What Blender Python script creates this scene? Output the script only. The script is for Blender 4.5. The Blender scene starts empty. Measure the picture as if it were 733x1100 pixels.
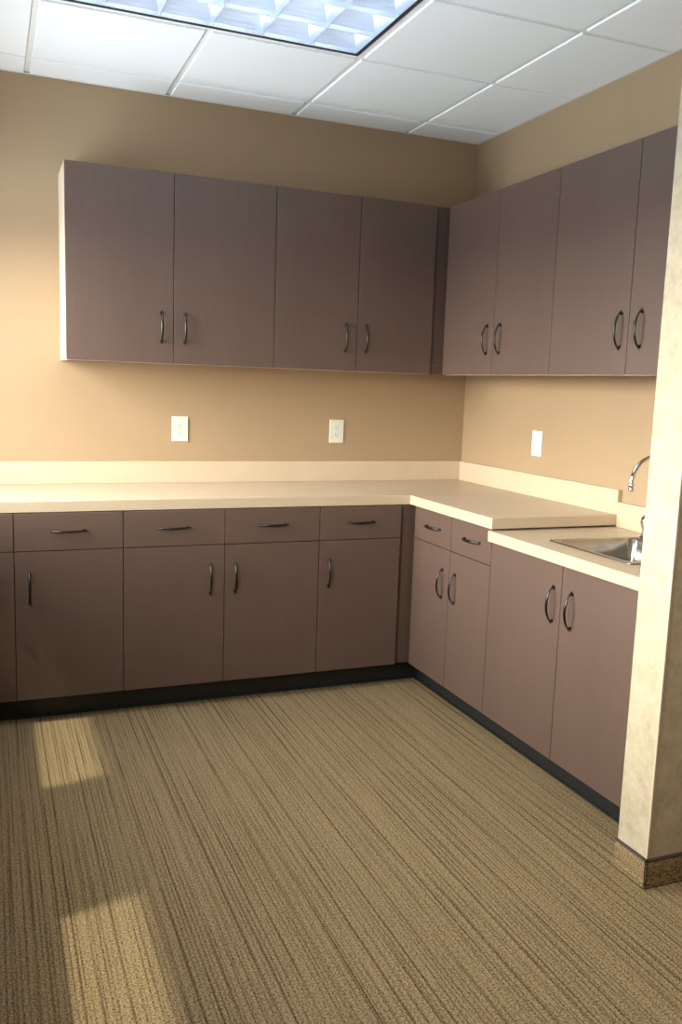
import bpy, bmesh, math, random
from mathutils import Vector, Matrix
random.seed(7)
S = bpy.context.scene
C = S.collection

# ---------------------------------------------------------------- dimensions (metres); corner of the room at x=0, y=0
H = 2.70                       # ceiling face
GX, GY, G = -0.4255, -0.2107, 0.6096   # ceiling grid
ZC, TC, ZL = 0.9156, 0.042, 0.8653     # raised worktop, its thickness, sink worktop
DC, TB, HB = 0.622, 0.021, 0.1046
FB, FR = -0.632, -0.599        # door faces of the base runs (y of back run, x of right run)
ZK, ZS = 0.103, 0.7176         # kick height, drawer/door split
KB, KR = -0.555, -0.525        # kick faces
DT = 0.019
U0, U1, UD = 1.4798, 2.2923, -0.329
XL, YF = -2.80, -6.4           # left wall, wall behind the camera
YP0, YP1, XP = -2.283, -2.409, -0.712  # partition
Y1 = -1.3398                   # end of the raised worktop

# ---------------------------------------------------------------- material helpers
def new_mat(name):
    m = bpy.data.materials.new(name); m.use_nodes = True
    nt = m.node_tree; b = nt.nodes['Principled BSDF']
    return m, nt, b
def N(nt, t, **kw):
    n = nt.nodes.new(t)
    for k, v in kw.items(): setattr(n, k, v)
    return n
def ramp(nt, fac, stops, interp='LINEAR'):
    r = N(nt, 'ShaderNodeValToRGB'); cr = r.color_ramp; cr.interpolation = interp
    while len(cr.elements) < len(stops): cr.elements.new(0.5)
    for e, (p, c) in zip(cr.elements, stops): e.position = p; e.color = (*c, 1)
    nt.links.new(fac, r.inputs[0]); return r
def coords(nt, scale=(1,1,1)):
    g = N(nt, 'ShaderNodeNewGeometry'); mp = N(nt, 'ShaderNodeMapping'); mp.inputs['Scale'].default_value = scale
    nt.links.new(g.outputs['Position'], mp.inputs['Vector']); return mp.outputs[0]
def noise(nt, vec, scale, detail=2, rough=.5):
    n = N(nt, 'ShaderNodeTexNoise'); n.inputs['Scale'].default_value = scale
    n.inputs['Detail'].default_value = detail; n.inputs['Roughness'].default_value = rough
    nt.links.new(vec, n.inputs['Vector']); return n.outputs['Fac']
def bump(nt, b, h, strength, dist):
    bp = N(nt, 'ShaderNodeBump'); bp.inputs['Strength'].default_value = strength; bp.inputs['Distance'].default_value = dist
    nt.links.new(h, bp.inputs['Height']); nt.links.new(bp.outputs[0], b.inputs['Normal'])
def mul(nt, a, b, f=1.0):
    m = N(nt, 'ShaderNodeMix', data_type='RGBA', blend_type='MULTIPLY'); m.inputs[0].default_value = f
    nt.links.new(a, m.inputs[6]); nt.links.new(b, m.inputs[7]); return m.outputs[2]
def plain(name, col, rough=.5, metal=0.0, var=.04, scale=40):
    m, nt, b = new_mat(name)
    f = noise(nt, coords(nt), scale, 3)
    r = ramp(nt, f, [(.3, tuple(c*(1-var) for c in col)), (.7, tuple(min(1, c*(1+var)) for c in col))])
    nt.links.new(r.outputs[0], b.inputs['Base Color'])
    b.inputs['Roughness'].default_value = rough; b.inputs['Metallic'].default_value = metal
    return m

def m_laminate():
    m, nt, b = new_mat('brown_laminate')
    grain = noise(nt, coords(nt, (160,160,5)), 1.0, 3, .6)
    broad = noise(nt, coords(nt, (5,5,1.2)), 1.0, 2)
    r = ramp(nt, grain, [(.2, (.104,.064,.049)), (.8, (.121,.076,.059))])
    r2 = ramp(nt, broad, [(.3, (.93,.93,.94)), (.7, (1,1,1))])
    nt.links.new(mul(nt, r.outputs[0], r2.outputs[0]), b.inputs['Base Color'])
    b.inputs['Roughness'].default_value = .48
    bump(nt, b, grain, .12, .0006)
    return m
def m_counter():
    m, nt, b = new_mat('beige_counter_laminate')
    v = coords(nt)
    f = noise(nt, v, 420, 2, .7); g = noise(nt, v, 9, 3)
    r = ramp(nt, f, [(.3, (.48,.375,.265)), (.5, (.56,.445,.32)), (.72, (.63,.51,.38))])
    r2 = ramp(nt, g, [(.3, (.95,.95,.94)), (.7, (1,1,1))])
    nt.links.new(mul(nt, r.outputs[0], r2.outputs[0]), b.inputs['Base Color'])
    b.inputs['Roughness'].default_value = .38
    return m
def m_paint(name, col, rough=.6):
    m, nt, b = new_mat(name)
    v = coords(nt); f = noise(nt, v, 2.2, 3); o = noise(nt, v, 240, 2)
    r = ramp(nt, f, [(.3, tuple(c*.97 for c in col)), (.7, tuple(c*1.03 for c in col))])
    nt.links.new(r.outputs[0], b.inputs['Base Color']); b.inputs['Roughness'].default_value = rough
    bump(nt, b, o, .12, .0008)
    return m
def m_wallpaper():
    m, nt, b = new_mat('mottled_cream_wallcovering')
    v = coords(nt)
    f = noise(nt, v, 17, 6, .72); f2 = noise(nt, v, 70, 4, .7)
    r = ramp(nt, f, [(.34, (.41,.345,.24)), (.48, (.49,.415,.295)), (.62, (.55,.47,.34))])
    r2 = ramp(nt, f2, [(.3, (.90,.89,.87)), (.65, (1,1,1))])
    nt.links.new(mul(nt, r.outputs[0], r2.outputs[0]), b.inputs['Base Color'])
    b.inputs['Roughness'].default_value = .6
    bump(nt, b, f2, .2, .001)
    return m
def m_tile():
    m, nt, b = new_mat('acoustic_tile')
    v = coords(nt); f = noise(nt, v, 260, 3, .7); p = noise(nt, v, 90, 2)
    r = ramp(nt, f, [(.3, (.80,.83,.86)), (.5, (.88,.91,.945))])
    nt.links.new(r.outputs[0], b.inputs['Base Color']); b.inputs['Roughness'].default_value = .9
    bump(nt, b, f, .35, .0015)
    return m
def m_carpet(name='striped_loop_carpet', along='y'):
    m, nt, b = new_mat(name)
    g = N(nt, 'ShaderNodeNewGeometry'); sp = N(nt, 'ShaderNodeSeparateXYZ'); nt.links.new(g.outputs['Position'], sp.inputs[0])
    ax = 0 if along == 'y' else 2
    # wobble the tufted rows a little
    wob = noise(nt, coords(nt, (6,6,6)), 1.0, 2)
    def math_(op, a, bb=None, cc=None):
        n = N(nt, 'ShaderNodeMath', operation=op)
        for i, q in enumerate((a, bb, cc)):
            if q is None: continue
            if isinstance(q, (int, float)): n.inputs[i].default_value = q
            else: nt.links.new(q, n.inputs[i])
        return n.outputs[0]
    x = math_('MULTIPLY_ADD', wob, .002, sp.outputs[ax])
    x = math_('MULTIPLY_ADD', noise(nt, coords(nt), 160, 1), .0065, x)
    yy = sp.outputs[1]
    if along != 'y': yy = math_('ADD', sp.outputs[0], sp.outputs[1])
    def rows(pitch, width, seed, lo, hi, run):
        """thin tufted lines: one per pitch, each with its own strength that drifts along the row"""
        q = math_('DIVIDE', math_('ADD', x, seed), pitch); cell = math_('FLOOR', q); fr = math_('FRACT', q)
        wn = N(nt, 'ShaderNodeTexWhiteNoise', noise_dimensions='1D'); nt.links.new(cell, wn.inputs['W'])
        # the line wanders inside its own cell
        off = math_('ABSOLUTE', math_('SUBTRACT', fr, math_('MULTIPLY_ADD', wn.outputs['Value'], .5, .25)))
        mk = N(nt, 'ShaderNodeMapRange', interpolation_type='SMOOTHSTEP'); nt.links.new(off, mk.inputs[0])
        mk.inputs[1].default_value = width; mk.inputs[2].default_value = width*.45; mk.inputs[3].default_value = 0; mk.inputs[4].default_value = 1
        cv = N(nt, 'ShaderNodeCombineXYZ'); nt.links.new(math_('MULTIPLY', cell, 3.7), cv.inputs[0]); nt.links.new(math_('DIVIDE', yy, run), cv.inputs[1])
        ns = N(nt, 'ShaderNodeTexNoise'); ns.inputs['Scale'].default_value = 1.0; ns.inputs['Detail'].default_value = 3; ns.inputs['Roughness'].default_value = .65
        nt.links.new(cv.outputs[0], ns.inputs['Vector'])
        st = N(nt, 'ShaderNodeMapRange'); nt.links.new(ns.outputs['Fac'], st.inputs[0])
        st.inputs[1].default_value = lo; st.inputs[2].default_value = hi
        return math_('MULTIPLY', mk.outputs[0], st.outputs[0])
    l1 = rows(.0125, .24, 0.0, .34, .58, .8); l2 = rows(.031, .12, 7.3, .40, .57, 1.4)
    rv = math_('MAXIMUM', math_('MULTIPLY', l1, .78), l2)
    r = ramp(nt, rv, [(0, (.275,.208,.123)), (.5, (.205,.152,.087)), (1.0, (.120,.086,.047))])
    broad = noise(nt, coords(nt, (5.5,.5,1)), 1.0, 2)
    rb = ramp(nt, broad, [(.3, (.93,.93,.92)), (.7, (1,1,1))])
    loop = noise(nt, coords(nt), 190, 2, .8)
    rl = ramp(nt, loop, [(.38, (.30,.28,.26)), (.5, (.80,.80,.78)), (.60, (1.08,1.08,1.08))])
    c = mul(nt, mul(nt, r.outputs[0], rb.outputs[0]), rl.outputs[0])
    br = N(nt, 'ShaderNodeMix', data_type='RGBA', blend_type='MULTIPLY'); br.inputs[0].default_value = 1
    br.inputs[7].default_value = (1.38, 1.32, 1.24, 1); nt.links.new(c, br.inputs[6])
    nt.links.new(br.outputs[2], b.inputs['Base Color'])
    b.inputs['Roughness'].default_value = 1.0; b.inputs['Specular IOR Level'].default_value = .1
    hgt = math_('ADD', math_('MULTIPLY', loop, .7), math_('MULTIPLY', rv, -.4))
    bump(nt, b, hgt, .8, .004)
    return m

LAM = m_laminate(); COUNTER = m_counter()
TAN = m_paint('tan_wall_paint', (.350,.245,.147))
PAPER = m_wallpaper(); TILE = m_tile(); CARPET = m_carpet(); CARPETB = m_carpet('carpet_base_strip', 'x')
GRID = plain('white_grid_metal', (.78,.78,.78), .4)
ALMOND = plain('almond_melamine', (.66,.54,.42), .4)
PEWTER = plain('dark_pewter', (.055,.052,.05), .30, 1.0)
CHROME = plain('chrome', (.80,.80,.82), .07, 1.0, .01)
STEEL = plain('brushed_stainless_steel', (.44,.435,.42), .20, 1.0, .05, 90)
BLACK = plain('black_vinyl_base', (.012,.014,.015), .45)
IVORY = plain('ivory_plastic', (.68,.68,.60), .35)
WHITEP = plain('white_plastic', (.80,.80,.80), .35)
SLOT = plain('dark_slot', (.02,.02,.02), .6)
DARKF = plain('dark_metal_frame', (.035,.035,.045), .5)
TROFFER = plain('white_enamel', (.85,.86,.88), .35)
LOUVRE = plain('semi_specular_aluminium', (.80,.85,.93), .32, 1.0, .01)
BIND = plain('dark_brown_binding', (.05,.035,.035), .6)
BEAD = plain('corner_bead', (.55,.44,.33), .5)

def m_emit(name, col, strength):
    m, nt, b = new_mat(name)
    b.inputs['Emission Color'].default_value = (*col, 1); b.inputs['Emission Strength'].default_value = strength
    b.inputs['Base Color'].default_value = (.9,.9,.9,1); return m
TUBE = m_emit('fluorescent_tube', (.76,.87,1.0), 10.0)
def m_glass():
    m = bpy.data.materials.new('window_glass'); m.use_nodes = True; nt = m.node_tree
    nt.nodes.remove(nt.nodes['Principled BSDF']); out = nt.nodes['Material Output']
    t = N(nt, 'ShaderNodeBsdfTransparent'); t.inputs[0].default_value = (.93,.95,.94,1)
    g = N(nt, 'ShaderNodeBsdfGlossy'); g.inputs['Roughness'].default_value = .02
    mx = N(nt, 'ShaderNodeMixShader'); mx.inputs[0].default_value = .05
    nt.links.new(t.outputs[0], mx.inputs[1]); nt.links.new(g.outputs[0], mx.inputs[2]); nt.links.new(mx.outputs[0], out.inputs[0])
    return m
GLASS = m_glass()

# ---------------------------------------------------------------- mesh helpers
def box(bm, x0, x1, y0, y1, z0, z1, bev=0.0, seg=2):
    vs = [bm.verts.new((x, y, z)) for x in (min(x0,x1), max(x0,x1)) for y in (min(y0,y1), max(y0,y1)) for z in (min(z0,z1), max(z0,z1))]
    f = [(0,1,3,2),(4,6,7,5),(0,4,5,1),(2,3,7,6),(0,2,6,4),(1,5,7,3)]
    fs = [bm.faces.new([vs[i] for i in q]) for q in f]
    if bev:
        es = list({e for q in fs for e in q.edges})
        bmesh.ops.bevel(bm, geom=es, offset=bev, segments=seg, affect='EDGES', profile=.5)
def obj(name, bm, mat, parent=None, smooth=False, shift=None):
    bmesh.ops.recalc_face_normals(bm, faces=bm.faces)
    me = bpy.data.meshes.new(name); bm.to_mesh(me); bm.free()
    mats = mat if isinstance(mat, (list, tuple)) else [mat]
    for q in mats: me.materials.append(q)
    if smooth:
        for p in me.polygons: p.use_smooth = True
    o = bpy.data.objects.new(name, me); C.objects.link(o)
    if parent is not None:
        o.parent = parent
        w = parent_world(parent)
        o.data.transform(Matrix.Translation(-w))
    return o
def parent_world(p):
    w = Vector((0,0,0))
    while p is not None: w += Vector(p.location); p = p.parent
    return w
def bx(name, mat, parent, *dims, bev=0.0):
    bm = bmesh.new(); box(bm, *dims, bev=bev); return obj(name, bm, mat, parent)
def thing(name, label, cat, loc, group=None):
    o = bpy.data.objects.new(name, None); C.objects.link(o); o.location = loc; o.empty_display_size = .1
    o['label'] = label; o['category'] = cat
    if group: o['group'] = group
    return o
def struct(o, label=None):
    o['kind'] = 'structure'
    if label: o['label'] = label
    return o
def tube(bm, pts, rad, n=12, side=None, flat=1.0, cap=True):
    """sweep an (elliptical) section along pts; rad is a number or list; side = fixed binormal"""
    pts = [Vector(p) for p in pts]; L = len(pts)
    if not isinstance(rad, (list, tuple)): rad = [rad]*L
    rings = []; prev = None
    for i, p in enumerate(pts):
        t = (pts[min(i+1, L-1)] - pts[max(i-1, 0)]).normalized()
        if side is not None: b = Vector(side)
        else:
            if prev is None:
                a = Vector((0,0,1)) if abs(t.z) < .9 else Vector((1,0,0)); b = t.cross(a).normalized()
            else: b = (prev - t*prev.dot(t)).normalized()
        prev = b
        nrm = b.cross(t).normalized()
        rings.append([bm.verts.new(p + b*math.cos(2*math.pi*k/n)*rad[i]*flat + nrm*math.sin(2*math.pi*k/n)*rad[i]) for k in range(n)])
    for a, b2 in zip(rings, rings[1:]):
        for k in range(n): bm.faces.new((a[k], a[(k+1)%n], b2[(k+1)%n], b2[k]))
    if cap: bm.faces.new(rings[0][::-1]); bm.faces.new(rings[-1])
def lathe(bm, origin, axis, prof, n=24):
    """prof = [(distance along axis, radius)]"""
    axis = Vector(axis).normalized(); a = Vector((0,0,1)) if abs(axis.z) < .9 else Vector((1,0,0))
    u = axis.cross(a).normalized(); v = axis.cross(u); rings = []
    for d, r in prof:
        c = Vector(origin) + axis*d
        rings.append([bm.verts.new(c + (u*math.cos(2*math.pi*k/n) + v*math.sin(2*math.pi*k/n))*max(r, 1e-5)) for k in range(n)])
    for p, q in zip(rings, rings[1:]):
        for k in range(n): bm.faces.new((p[k], p[(k+1)%n], q[(k+1)%n], q[k]))
    bm.faces.new(rings[0][::-1]); bm.faces.new(rings[-1])

# ---------------------------------------------------------------- room shell
bm = bmesh.new(); box(bm, XL-.25, .2, YF-.2, .2, -.12, 0)
struct(obj('floor', bm, CARPET), 'olive tan loop carpet with thin dark stripes')
bm = bmesh.new(); box(bm, XL-.25, .2, 0, .15, 0, 3.0); struct(obj('wall_back', bm, TAN), 'tan painted wall behind the long cabinet run')
bm = bmesh.new(); box(bm, 0, .15, YF, -.0005, 0, 3.0); struct(obj('wall_right', bm, TAN), 'tan painted wall behind the sink')
bm = bmesh.new(); box(bm, XL-.25, .2, YF-.15, YF-.0005, 0, 3.0); struct(obj('wall_front', bm, TAN))
# left wall with window openings
SILL, HEAD = 0.98, 2.10
WINS = [(-1.42, -0.26), (-3.30, -2.12)]
def left_wall():
    bm = bmesh.new(); x0, x1 = XL-.18, XL
    box(bm, x0, x1, YF, -.0005, 0, SILL); box(bm, x0, x1, YF, -.0005, HEAD, 3.0)
    ys = [YF] + [v for w in sorted(WINS) for v in w] + [-.0005]
    for a, b in zip(ys[0::2], ys[1::2]): box(bm, x0, x1, a, b, SILL, HEAD)
    struct(obj('wall_left', bm, TAN))
left_wall()
bm = bmesh.new(); box(bm, XL-.475, XL-.181, YF, .15, 2.40, 2.52); struct(obj('roof_overhang', bm, GRID), 'overhang above the windows outside')
for i, (a, b) in enumerate(WINS):
    bm = bmesh.new(); x0, x1 = XL-.15, XL-.10; t = .035
    box(bm, x0, x1, a+.001, b-.001, SILL+.001, SILL+t); box(bm, x0, x1, a+.001, b-.001, HEAD-t, HEAD-.001)
    box(bm, x0, x1, a+.001, a+t, SILL+t, HEAD-t); box(bm, x0, x1, b-t, b-.001, SILL+t, HEAD-t)
    w = struct(obj('window_%d' % (i+1), bm, GRID), 'white framed window in the left wall')
    bx('glass_pane', GLASS, w, XL-.128, XL-.122, a+t, b-t, SILL+t, HEAD-t)
    bx('window_sill', GRID, w, XL-.095, XL+.012, a+.002, b-.002, SILL+.001, SILL+.02, bev=.003)

# partition with wallcovering
bm = bmesh.new(); box(bm, XP, -.0005, YP1, YP0, 0, H-.001)
part = struct(obj('wall_partition', bm, PAPER), 'short partition covered in mottled cream wallcovering')
bm = bmesh.new()
box(bm, XP-.0015, XP+.006, YP1-.0015, YP1+.006, .088, H-.002)
obj('corner_bead', bm, BEAD, part)
def carpet_base():
    bm = bmesh.new(); t = .009
    box(bm, XP-t, XP-.0002, YP1-t, YP0+.0, .001, .085, bev=.0025)
    box(bm, XP-t, -.001, YP1-t, YP1-.0002, .001, .085, bev=.0025)
    o = struct(obj('baseboard_partition', bm, CARPETB), 'carpet strip base around the partition')
    bm = bmesh.new()
    box(bm, XP-t-.001, XP-.0002, YP1-t-.001, YP0, .0852, .0895, bev=.001); box(bm, XP-t-.001, -.001, YP1-t-.001, YP1-.0002, .0852, .0895, bev=.001)
    obj('binding', bm, BIND, o)
carpet_base()

# ceiling: slab of tegular tiles with a tee grid above their faces
TW = .0125
xs_lines = [GX - G*i for i in range(0, 4)]; ys_lines = [GY - G*i for i in range(0, 11)]
LX0, LX1, LY0, LY1 = GX-3*G, GX-G, GY-2*G, GY-G
def ceiling():
    bm = bmesh.new()
    xe = [0.0] + xs_lines + [XL]; ye = [0.0] + ys_lines + [YF]
    for i in range(len(xe)-1):
        for j in range(len(ye)-1):
            a, b = xe[i], xe[i+1]; c, d = ye[j], ye[j+1]
            if b >= LX0-.01 and a <= LX1+.01 and abs(c-LY1) < .01: continue
            x1 = a - (.0005 if i == 0 else TW); x0 = b + (TW if i < len(xe)-2 else .0005)
            y1 = c - (.0005 if j == 0 else TW); y0 = d + (TW if j < len(ye)-2 else .0005)
            box(bm, x0, x1, y0, y1, H, H+.016, bev=.002, seg=1)
    struct(obj('ceiling', bm, TILE), 'suspended ceiling of white acoustic tiles')
    bm = bmesh.new(); t = .014; z0, z1 = H+.007, H+.03
    for x in xs_lines:
        if abs(x-(GX-2*G)) < .01:
            box(bm, x-t, x+t, LY1-t, -.001, z0, z1); box(bm, x-t, x+t, YF+.001, LY0+t, z0, z1)
        else: box(bm, x-t, x+t, YF+.001, -.001, z0, z1)
    for y in ys_lines:
        box(bm, XL+.001, -.001, y-t, y+t, z0+.0002, z1-.0002)
    struct(obj('trim_1', bm, GRID), 'white metal ceiling grid')
    bm = bmesh.new()
    e = .016
    box(bm, XL+.0006, -.0006, -e, -.0006, H-.001, H+.0005); box(bm, -e, -.0006, YP0+.001, -e, H-.001, H+.0005)
    box(bm, XL+.0006, XL+e, YF+.001, -e, H-.001, H+.0005)
    struct(obj('trim_2', bm, GRID), 'white wall angle at the ceiling edge')
    bm = bmesh.new(); box(bm, XL-.2, .2, YF-.1, .15, 3.0, 3.1); struct(obj('ceiling_deck', bm, GRID))
ceiling()

# ---------------------------------------------------------------- ceiling light
def ceiling_light():
    x0, x1, y0, y1 = LX0+.016, LX1-.016, LY0+.016, LY1-.016
    t = thing('ceiling_light', 'recessed fluorescent ceiling light with square silver louvre cells and a dark edge', 'ceiling light', ((x0+x1)/2, (y0+y1)/2, H))
    bm = bmesh.new(); f = .013; zb, zt = H+.004, H+.03
    box(bm, x0, x1, y0, y0+f, zb, zt); box(bm, x0, x1, y1-f, y1, zb, zt); box(bm, x0, x0+f, y0+f, y1-f, zb, zt); box(bm, x1-f, x1, y0+f, y1-f, zb, zt)
    obj('frame', bm, DARKF, t)
    # white housing box
    bm = bmesh.new(); zt = H+.125; w = .002
    box(bm, x0, x1, y0, y1, zt, zt+w); box(bm, x0, x0+w, y0, y1, H+.031, zt); box(bm, x1-w, x1, y0, y1, H+.031, zt)
    box(bm, x0+w, x1-w, y0, y0+w, H+.031, zt); box(bm, x0+w, x1-w, y1-w, y1, H+.031, zt)
    obj('housing', bm, TROFFER, t)
    # parabolic louvre, 6 x 3 cells
    ax0, ax1, ay0, ay1 = x0+f+.002, x1-f-.002, y0+f+.002, y1-f-.002
    zb, h = H+.006, .072
    bm = bmesh.new()
    prof = [(0.0, .0008), (.2, .0020), (.4, .0045), (.6, .0080), (.8, .0125), (1.0, .018)]
    def blade(p, d, length, side=0):
        """p start at the bottom, d unit direction along, side -1/0/1 = half blades at the rim"""
        n = Vector((-d.y, d.x, 0)); L = []; R = []
        for (k, wd) in prof:
            z = zb + k*h
            a = wd if side <= 0 else .0; b = wd if side >= 0 else .0
            L.append((p + n*a, z)); R.append((p - n*b, z))
        loop = L + R[::-1]
        v0 = [bm.verts.new((q.x, q.y, z)) for q, z in loop]; v1 = [bm.verts.new((q.x + d.x*length, q.y + d.y*length, z)) for q, z in loop]
        for i in range(len(loop)):
            j = (i+1) % len(loop)
            try: bm.faces.new((v0[i], v0[j], v1[j], v1[i]))
            except ValueError: pass
    cx, cy = (ax1-ax0)/6, (ay1-ay0)/3
    for i in range(7): blade(Vector((ax0+cx*i, ay0, 0)), Vector((0,1,0)), ay1-ay0, 0 if 0 < i < 6 else (1 if i == 0 else -1))
    for j in range(4): blade(Vector((ax0, ay0+cy*j, 0)), Vector((1,0,0)), ax1-ax0, 0 if 0 < j < 3 else (-1 if j == 0 else 1))
    lo = obj('louvre', bm, LOUVRE, t)
    for j in range(3):
        y = ay0 + cy*(j+.5)
        bm = bmesh.new(); tube(bm, [(x0+.03, y, H+.098), (x1-.03, y, H+.098)], .0127, 14)
        obj('fluorescent_tube', bm, TUBE, t, smooth=True)
ceiling_light()

# ---------------------------------------------------------------- cabinets
def handle(parent, pos, direction, out):
    """bow pull; direction = unit vector along its length, out = unit vector away from the door"""
    d, o, p = Vector(direction), Vector(out), Vector(pos)
    s = d.cross(o); L = .064; bm = bmesh.new()
    pts, rad = [], []
    n = 22
    for i in range(n+1):
        u = -1 + 2*i/n
        pts.append(p + d*(L*1.10*u) + o*(.0035 + .0255*(1-abs(u)**2.3)))
        rad.append(.0014 + .0027*(1-abs(u)**3))
    tube(bm, pts, rad, 10, side=tuple(s), flat=1.35)
    for q in (-1, 1):
        lathe(bm, p + d*(L*.93*q), o, [(0, .0062), (.002, .0058), (.006, .0040), (.0105, .0036)], 14)
    return obj('handle', bm, PEWTER, parent, smooth=True)
def front(name, parent, plane, a0, a1, z0, z1, gap=.0016):
    """door or drawer front; plane ('y', face) faces -y, ('x', face) faces -x"""
    ax, f = plane; bm = bmesh.new()
    if ax == 'y': box(bm, a0+gap, a1-gap, f, f+DT, z0+gap, z1-gap, bev=.0012)
    else: box(bm, f, f+DT, a0+gap, a1-gap, z0+gap, z1-gap, bev=.0012)
    return obj(name, bm, LAM, parent)
OUTY, OUTX = (0,-1,0), (-1,0,0)
CLR = .0012
def base_back(label, x0, x1, doors, left_end=False):
    """doors = list of (xa, xb, handle_x)"""
    t = thing('base_cabinet', label, 'cabinet', ((x0+x1)/2, FB/2, 0), 'base cabinets with drawers')
    bm = bmesh.new(); top = ZC-TC-.001
    box(bm, x0+.0006, x1-.0006, FB+DT+CLR, -.003, ZK, top); box(bm, x0+.0006, x1-.0006, KB+.004, -.003, .001, ZK)
    obj('body', bm, LAM, t)
    for xa, xb, hx, dx in doors:
        d = front('door', t, ('y', FB), xa, xb, ZK, ZS); handle(d, (hx, FB, .568), (0,0,1), OUTY)
        w = front('drawer', t, ('y', FB), xa, xb, ZS, top-.002); handle(w, (dx, FB, .797), (1,0,0), OUTY)
    return t
b0, b1, b2, b3, b4 = -2.361, -1.938, -1.508, -1.073, -.668
mA = base_back('brown base cabinet cut off by the left edge of the photo, doors in deep shade', -2.784, b1,
               [(-2.784, b0, -2.42, -2.57), (b0, b1, -2.305, -2.152)])
mB = base_back('two-door brown base cabinet with two drawers in the middle of the back run', b1, b3,
               [(b1, b2, -1.572, -1.728), (b2, b3, -1.462, -1.293)])
mC = base_back('single-door brown base cabinet at the inner corner of the back run', b3, b4,
               [(b3, b4, -1.026, -.874)])
# corner filler belongs to the corner cabinet
bx('filler_strip', LAM, mC, b4+.0015, FR+DT-.001, FB+DT+CLR, FB+DT+.022, ZK, ZC-TC-.001)

r0, r1, r2, r3, r4 = FB+DT+.0, -.983, -1.3095, -1.775, -2.241
def base_right(label, y0, y1, top, name, group=None):
    t = thing(name, label, 'cabinet', (FR/2, (y0+y1)/2, 0), group)
    bm = bmesh.new()
    box(bm, FR+DT+CLR, -.003, y1+.0006, y0-.0006, ZK, top); box(bm, KR+.004, -.003, y1+.0006, y0-.0006, .001, ZK)
    return t, bm
topR = ZC-TC-.001
mD, bm = base_right('brown base cabinet with two small drawers, right of the inner corner', -.633, r2, topR, 'base_cabinet', 'base cabinets with drawers')
obj('body', bm, LAM, mD)
for ya, yb, hy, dy in ((r1, -.634, -.925, -.822), (r2, r1, -1.037, -1.160)):
    d = front('door', mD, ('x', FR), ya, yb, ZK, ZS); handle(d, (FR, hy, .561), (0,0,1), OUTX)
    w = front('drawer', mD, ('x', FR), ya, yb, ZS, topR-.002); handle(w, (FR, dy, .795), (0,1,0), OUTX)
topE = ZL-TC-.001
mE = thing('sink_cabinet', 'lower brown cabinet with two full-height doors under the sink', 'cabinet', (FR/2, (r2+r4)/2, 0))
def sink_body():
    """open-topped box so that the bowl can hang inside"""
    bm = bmesh.new(); t = .018; xa, xb, ya, yb = FR+DT+CLR, -.003, r4+.0006, r2-.0006
    box(bm, xa, xb, ya, ya+t, ZK, topE); box(bm, xa, xb, yb-t, yb, ZK, topE)
    box(bm, xb-t, xb, ya+t, yb-t, ZK, topE); box(bm, xa, xb-t, ya+t, yb-t, ZK, ZK+t)
    box(bm, xa, xa+t, ya+t, yb-t, topE-.09, topE); box(bm, KR+.004, xb, ya, yb, .001, ZK-.0002)
    obj('body', bm, LAM, mE)
sink_body()
for ya, yb, hy in ((r3, r2, -1.732), (r4, r3, -1.838)):
    d = front('door', mE, ('x', FR), ya, yb, ZK, topE-.002); handle(d, (FR, hy, .668), (0,0,1), OUTX)
bx('filler_strip', LAM, mE, FR+.003, FR+.02, YP0+.001, r4-.001, ZK, topE)

# black vinyl toe-kick base
bm = bmesh.new()
box(bm, XL+.001, KR+.003, KB-.0, KB+.003, .001, ZK-.002); box(bm, XL+.001, KR-.006, KB-.008, KB, .001, .007, bev=.002)
struct(obj('baseboard_back', bm, BLACK), 'black vinyl toe kick under the back cabinets')
bm = bmesh.new()
box(bm, KR-.0, KR+.003, YP0+.001, KB-.0005, .001, ZK-.002); box(bm, KR-.008, KR, YP0+.001, KB-.009, .001, .007, bev=.002)
struct(obj('baseboard_right', bm, BLACK), 'black vinyl toe kick under the right-hand cabinets')

# upper cabinets
RAIL = .05
def upper(label, plane, a0, a1, doors, ends=()):
    ax = plane
    loc = ((a0+a1)/2, UD/2, U0) if ax == 'y' else (UD/2, (a0+a1)/2, U0)
    t = thing('wall_cabinet', label, 'cabinet', loc, 'wall cabinets')
    F = UD+DT+CLR
    bm = bmesh.new(); lo, hi = a0+.0006, a1-.0006
    if ax == 'y': box(bm, lo, hi, F, -.002, U0+RAIL, U1)
    else: box(bm, F, -.002, lo, hi, U0+RAIL, U1)
    obj('body', bm, ALMOND, t)
    bm = bmesh.new()
    if ax == 'y':
        box(bm, lo, hi, F, F+.018, U0+.001, U0+RAIL-.001)
        for e in ends: box(bm, *( (lo, lo+.018) if e < 0 else (hi-.018, hi) ), F+.018, -.002, U0+.001, U0+RAIL-.001)
    else:
        box(bm, F, F+.018, lo, hi, U0+.001, U0+RAIL-.001)
        for e in ends: box(bm, F+.018, -.002, *( (lo, lo+.018) if e < 0 else (hi-.018, hi) ), U0+.001, U0+RAIL-.001)
    obj('light_rail', bm, ALMOND, t)
    for xa, xb, h in doors:
        d = front('door', t, (ax, UD), xa, xb, U0+.002, U1)
        if ax == 'y': handle(d, (h, UD, 1.638), (0,0,1), OUTY)
        else: handle(d, (UD, h, 1.640), (0,0,1), OUTX)
    return t
u0, u1, u2, u3, u4 = -2.131, -1.676, -1.2117, -.7965, -.394
upper('brown two-door wall cabinet at the left end with its pale side showing', 'y', u0, u2, [(u0, u1, -1.730), (u1, u2, -1.626)], ends=(-1,))
mU = upper('brown two-door wall cabinet on the back wall next to the corner', 'y', u2, u4+.002, [(u2, u3, -.858), (u3, u4, -.752)])
bx('filler_strip', LAM, mU, u4+.0035, UD+DT-.001, UD+DT+CLR, UD+DT+.02, U0+RAIL, U1)
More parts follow.
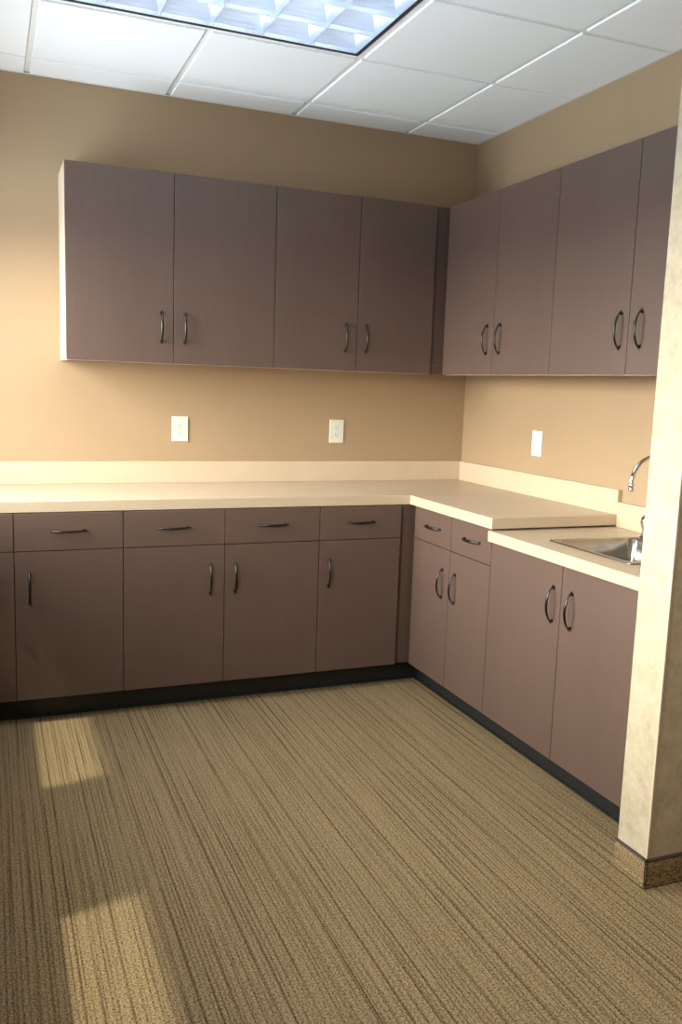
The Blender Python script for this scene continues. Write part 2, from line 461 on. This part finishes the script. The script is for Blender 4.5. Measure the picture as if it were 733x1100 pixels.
bx('filler_strip', LAM, mU, u4+.0035, UD+DT-.001, UD+DT+CLR, UD+DT+.02, U0+.003, U0+RAIL-.0015)
v0, v1, v2, v3, v4 = UD-.002, -.79, -1.228, -1.69, -2.165
upper('brown two-door wall cabinet on the right wall, nearest the corner', 'x', v2, v0+.0, [(v1, v0, -.742), (v2, v1, -.850)])
mV = upper('brown two-door wall cabinet above the sink, next to the partition', 'x', v4, v2, [(v3, v2, -1.650), (v4, v3, -1.757)])
bx('filler_strip', LAM, mV, UD+.003, UD+.02, YP0+.001, v4-.001, U0+.003, U1)

# ---------------------------------------------------------------- worktops
def poly_slab(name, pts, z0, z1, mat, parent, bev=.003):
    bm = bmesh.new(); a = [bm.verts.new((x, y, z0)) for x, y in pts]; f = bm.faces.new(a)
    r = bmesh.ops.extrude_face_region(bm, geom=[f]); vs = [g for g in r['geom'] if isinstance(g, bmesh.types.BMVert)]
    for v in vs: v.co.z = z1
    bmesh.ops.recalc_face_normals(bm, faces=bm.faces)
    es = [e for e in bm.edges if all(abs(v.co.z-z1) < 1e-6 for v in e.verts)]
    bmesh.ops.bevel(bm, geom=es, offset=bev, segments=2, affect='EDGES')
    return obj(name, bm, mat, parent)
W1 = thing('raised_worktop', 'beige L-shaped raised worktop running round the corner with a low backsplash', 'worktop', (-1.4, -.3, ZC))
poly_slab('slab', [(XL+.001, -.001), (XL+.001, -DC), (-DC, -DC), (-DC, Y1), (-.001, Y1), (-.001, -.001)], ZC-TC, ZC, COUNTER, W1, .0015)
bx('backsplash', COUNTER, W1, XL+.001, -.001, -TB, -.001, ZC+.0003, ZC+HB, bev=.0012)
bx('backsplash', COUNTER, W1, -TB, -.001, Y1, -TB-.0005, ZC+.0003, ZC+HB, bev=.0012)
# sink worktop with a cut-out
W2 = thing('sink_worktop', 'lower beige worktop around the sink between raised worktop and partition', 'worktop', (-.3, -1.8, ZL))
SX0, SX1, SY0, SY1 = -.525, -.052, -2.025, -1.572       # outer rim of the sink
def sink_top():
    xa, xb, ya, yb = -DC-.004, -.001, YP0+.001, Y1+.0185
    hx0, hx1, hy0, hy1 = SX0+.012, SX1-.012, SY0+.012, SY1-.012
    bm = bmesh.new(); z0, z1 = ZL-TC, ZL
    X = [xa, hx0, hx1, xb]; Y = [ya, hy0, hy1, yb]
    g = {}
    for k, z in enumerate((z0, z1)):
        for i, x in enumerate(X):
            for j, y in enumerate(Y): g[i,j,k] = bm.verts.new((x, y, z))
    for i in range(3):
        for j in range(3):
            if i == 1 and j == 1: continue
            for k in (0, 1): bm.faces.new((g[i,j,k], g[i+1,j,k], g[i+1,j+1,k], g[i,j+1,k]))
    def side(a, b): bm.faces.new((g[a[0],a[1],0], g[b[0],b[1],0], g[b[0],b[1],1], g[a[0],a[1],1]))
    for i in range(3): side((i,0),(i+1,0)); side((i,3),(i+1,3)); side((0,i),(0,i+1)); side((3,i),(3,i+1))
    side((1,1),(2,1)); side((1,2),(2,2)); side((1,1),(1,2)); side((2,1),(2,2))
    obj('slab', bm, COUNTER, W2)
    # the strip that tucks under the raised top stays below it: trim by height
    bx('backsplash', COUNTER, W2, -TB, -.001, YP0+.001, Y1-.0008, ZL+.0003, ZL+HB, bev=.0012)
sink_top()

# ---------------------------------------------------------------- sink and faucet
def rrect(x0, x1, y0, y1, r, n=6):
    out = []
    for cx, cy, a0 in ((x1-r, y1-r, 0), (x0+r, y1-r, 90), (x0+r, y0+r, 180), (x1-r, y0+r, 270)):
        for k in range(n+1):
            a = math.radians(a0 + 90*k/n); out.append((cx + r*math.cos(a), cy + r*math.sin(a)))
    return out
def sink():
    t = thing('sink', 'square stainless steel drop-in sink half hidden by the partition', 'sink', ((SX0+SX1)/2, (SY0+SY1)/2, ZL))
    bm = bmesh.new()
    bx0, bx1, by0, by1 = SX0+.028, SX1-.100, SY0+.028, SY1-.028
    loops = [(rrect(SX0, SX1, SY0, SY1, .016), ZL+.0012), (rrect(SX0+.002, SX1-.002, SY0+.002, SY1-.002, .015), ZL+.0048), (rrect(SX0+.010, SX1-.010, SY0+.010, SY1-.010, .012), ZL+.0052),
             (rrect(SX0+.018, SX1-.018, SY0+.018, SY1-.018, .012), ZL+.0030),
             (rrect(bx0-.004, bx1+.004, by0-.004, by1+.004, .032), ZL+.0030), (rrect(bx0, bx1, by0, by1, .030), ZL-.003),
             (rrect(bx0+.006, bx1-.006, by0+.006, by1-.006, .030), ZL-.09), (rrect(bx0+.012, bx1-.012, by0+.012, by1-.012, .030), ZL-.135),
             (rrect(bx0+.024, bx1-.024, by0+.024, by1-.024, .04), ZL-.150), (rrect(bx0+.06, bx1-.06, by0+.06, by1-.06, .03), ZL-.153)]
    rings = [[bm.verts.new((x, y, z)) for x, y in l] for l, z in loops]
    n = len(rings[0])
    for a, b in zip(rings, rings[1:]):
        for k in range(n): bm.faces.new((a[k], a[(k+1)%n], b[(k+1)%n], b[k]))
    bm.faces.new(rings[-1])
    bo = obj('basin', bm, STEEL, t, smooth=True)
    md = bo.modifiers.new('thick', 'SOLIDIFY'); md.thickness = .0008; md.offset = 0
    bm = bmesh.new(); lathe(bm, ((bx0+bx1)/2, (by0+by1)/2, ZL-.1525), (0,0,1), [(0,.043),(.0018,.041),(.0018,.030),(.0006,.028),(.0006,.001)], 28)
    obj('drain', bm, CHROME, t, smooth=True)
sink()
def faucet():
    FX, FY, z = -.108, -1.740, ZL+.0042
    t = thing('faucet', 'chrome gooseneck faucet arching out from behind the partition', 'faucet', (FX, FY, z))
    bm = bmesh.new(); l0 = rrect(FX-.026, FX+.026, FY-.14, FY+.14, .025, 8); rings = []
    for ins, zz in ((0, 0), (0, .008), (.003, .012)):
        l = rrect(FX-.026+ins, FX+.026-ins, FY-.14+ins, FY+.14-ins, .025-ins, 8); rings.append([bm.verts.new((x, y, z+zz)) for x, y in l])
    n = len(l0)
    for a, b in zip(rings, rings[1:]):
        for k in range(n): bm.faces.new((a[k], a[(k+1)%n], b[(k+1)%n], b[k]))
    bm.faces.new(rings[0][::-1]); bm.faces.new(rings[-1]); obj('base_plate', bm, CHROME, t)
    bm = bmesh.new()
    lathe(bm, (FX, FY, z+.012), (0,0,1), [(0,.021),(.012,.019),(.03,.014),(.035,.012)], 24)
    R = .097; cz = 1.095; pts = [(FX, FY, z+.04), (FX, FY, cz-.05)]
    for k in range(0, 25):
        a = math.pi*k/24*.985; pts.append((FX-R+R*math.cos(a), FY, cz+R*math.sin(a)))
    e = pts[-1]; pts.append((e[0]+.001, FY, e[2]-.012))
    tube(bm, pts, .0085, 14, side=(0,1,0))
    lathe(bm, (pts[-1][0], FY, pts[-1][2]+.010), (.04,0,-1), [(0,.0095),(.002,.0112),(.014,.0112),(.016,.0095),(.018,.0095),(.020,.0115),(.028,.0112),(.029,.008)], 20)
    obj('spout', bm, CHROME, t, smooth=True)
    for s in (-1, 1):
        bm = bmesh.new(); y = FY + s*.112
        lathe(bm, (FX, y, z+.012), (0,0,1), [(0,.024),(.004,.024),(.008,.0215),(.022,.021),(.030,.024),(.040,.0285),(.054,.0300),(.066,.0280),(.075,.021),(.079,.011),(.080,.003)], 28)
        obj('knob', bm, CHROME, t, smooth=True)
faucet()

# ---------------------------------------------------------------- outlets
def outlet(label, plane, c, z, mat, name='wall_outlet'):
    """built facing -y at the origin, then turned"""
    t = thing(name, label, 'outlet', (0,0,0), 'wall outlets above the worktop')
    def P(nm, m, *d, bev=0): return bx(nm, m, t, *d, bev=bev)
    w, h = (.0395, .0605)
    P('cover_plate', mat, -w, w, -.0062, 0, -h, h, bev=.002)
    pl = P('receptacle', mat, -.0168, .0168, -.0078, -.0064, -.0335, .0335, bev=.0008)
    for s in (-1, 1):
        cz = s*.0185
        bm = bmesh.new()
        box(bm, -.0078, -.0056, -.0084, -.0079, cz-.0010, cz+.0075); box(bm, .0056, .0078, -.0084, -.0079, cz-.0005, cz+.0065)
        lathe(bm, (0, -.0079, cz-.0085), (0,-1,0), [(0,.0026),(.0005,.0026)], 12)
        obj('slot', bm, SLOT, pl)
        bm = bmesh.new(); lathe(bm, (0, -.0063, s*.0484), (0,-1,0), [(0,.0033),(.0008,.0030),(.0012,.0018)], 14); obj('screw', bm, mat, t)
    if plane == 'y': t.location = (c, -.0004, z)
    else: t.location = (-.0004, c, z); t.rotation_euler = (0, 0, -math.pi/2)
    return t
outlet('ivory outlet on the back wall below the left-hand wall cabinet', 'y', -1.578, 1.177, IVORY)
outlet('ivory outlet on the back wall below the cabinet next to the corner', 'y', -.757, 1.175, IVORY)
outlet('bright white outlet on the right wall between corner and faucet', 'x', -.716, 1.168, WHITEP)

# ---------------------------------------------------------------- camera (calibrated)
cam = bpy.data.cameras.new('camera'); co = bpy.data.objects.new('camera', cam); C.objects.link(co); S.camera = co
cam.sensor_fit = 'VERTICAL'; cam.sensor_height = 22.2; cam.sensor_width = 14.8; cam.lens = 931.3/1100*22.2
cam.clip_start = .02; cam.clip_end = 100
yaw, pit, rol = (math.radians(v) for v in (22.2675, -8.2237, 1.9394))
F_ = Vector((math.sin(yaw)*math.cos(pit), math.cos(yaw)*math.cos(pit), math.sin(pit)))
rt = Vector((math.cos(yaw), -math.sin(yaw), 0)); up = rt.cross(F_)
R_ = rt*math.cos(rol) + up*math.sin(rol); U_ = -rt*math.sin(rol) + up*math.cos(rol)
M = Matrix((R_, U_, -F_)).transposed().to_4x4(); M.translation = (-2.4432, -4.2215, 1.4065)
co.matrix_world = M

# ---------------------------------------------------------------- light
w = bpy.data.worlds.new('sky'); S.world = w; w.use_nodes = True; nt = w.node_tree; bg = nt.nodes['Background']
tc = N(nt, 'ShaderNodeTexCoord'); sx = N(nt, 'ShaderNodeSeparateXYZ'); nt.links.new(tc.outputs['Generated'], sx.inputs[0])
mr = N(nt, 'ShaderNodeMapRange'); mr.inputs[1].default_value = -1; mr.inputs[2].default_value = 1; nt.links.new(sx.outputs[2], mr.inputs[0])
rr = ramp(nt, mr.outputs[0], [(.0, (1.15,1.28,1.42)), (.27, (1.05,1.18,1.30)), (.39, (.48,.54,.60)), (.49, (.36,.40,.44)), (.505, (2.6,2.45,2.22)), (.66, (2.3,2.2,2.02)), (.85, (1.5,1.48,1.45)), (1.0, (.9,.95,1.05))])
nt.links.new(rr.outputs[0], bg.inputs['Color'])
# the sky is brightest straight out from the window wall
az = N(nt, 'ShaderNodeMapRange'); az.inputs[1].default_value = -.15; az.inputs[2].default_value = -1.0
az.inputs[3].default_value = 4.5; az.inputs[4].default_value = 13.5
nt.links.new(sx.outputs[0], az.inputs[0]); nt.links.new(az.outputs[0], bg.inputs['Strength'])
# window portals guide the sampling of the sky
for (a, b) in WINS:
    l = bpy.data.lights.new('window_portal', 'AREA'); l.shape = 'RECTANGLE'; l.size = b-a; l.size_y = HEAD-SILL; l.cycles.is_portal = True
    o = bpy.data.objects.new('window_portal', l); C.objects.link(o)
    o.location = (XL-.17, (a+b)/2, (SILL+HEAD)/2); o.rotation_euler = Vector((1,0,0)).to_track_quat('-Z', 'Z').to_euler()
sun = bpy.data.lights.new('sun', 'SUN'); sun.energy = 2.9; sun.angle = math.radians(1.6); sun.color = (1,.93,.72)
so = bpy.data.objects.new('sun', sun); C.objects.link(so)
so.rotation_euler = Vector((.44, .10, -.89)).to_track_quat('-Z', 'Y').to_euler()

S.view_settings.view_transform = 'Standard'; S.view_settings.look = 'None'; S.view_settings.gamma = 1
S.view_settings.use_curve_mapping = False; S.view_settings.exposure = 0.42
S.render.engine = 'CYCLES'
S.cycles.max_bounces = 12; S.cycles.diffuse_bounces = 6; S.cycles.glossy_bounces = 5
S.cycles.use_denoising = True; S.cycles.sample_clamp_indirect = 8
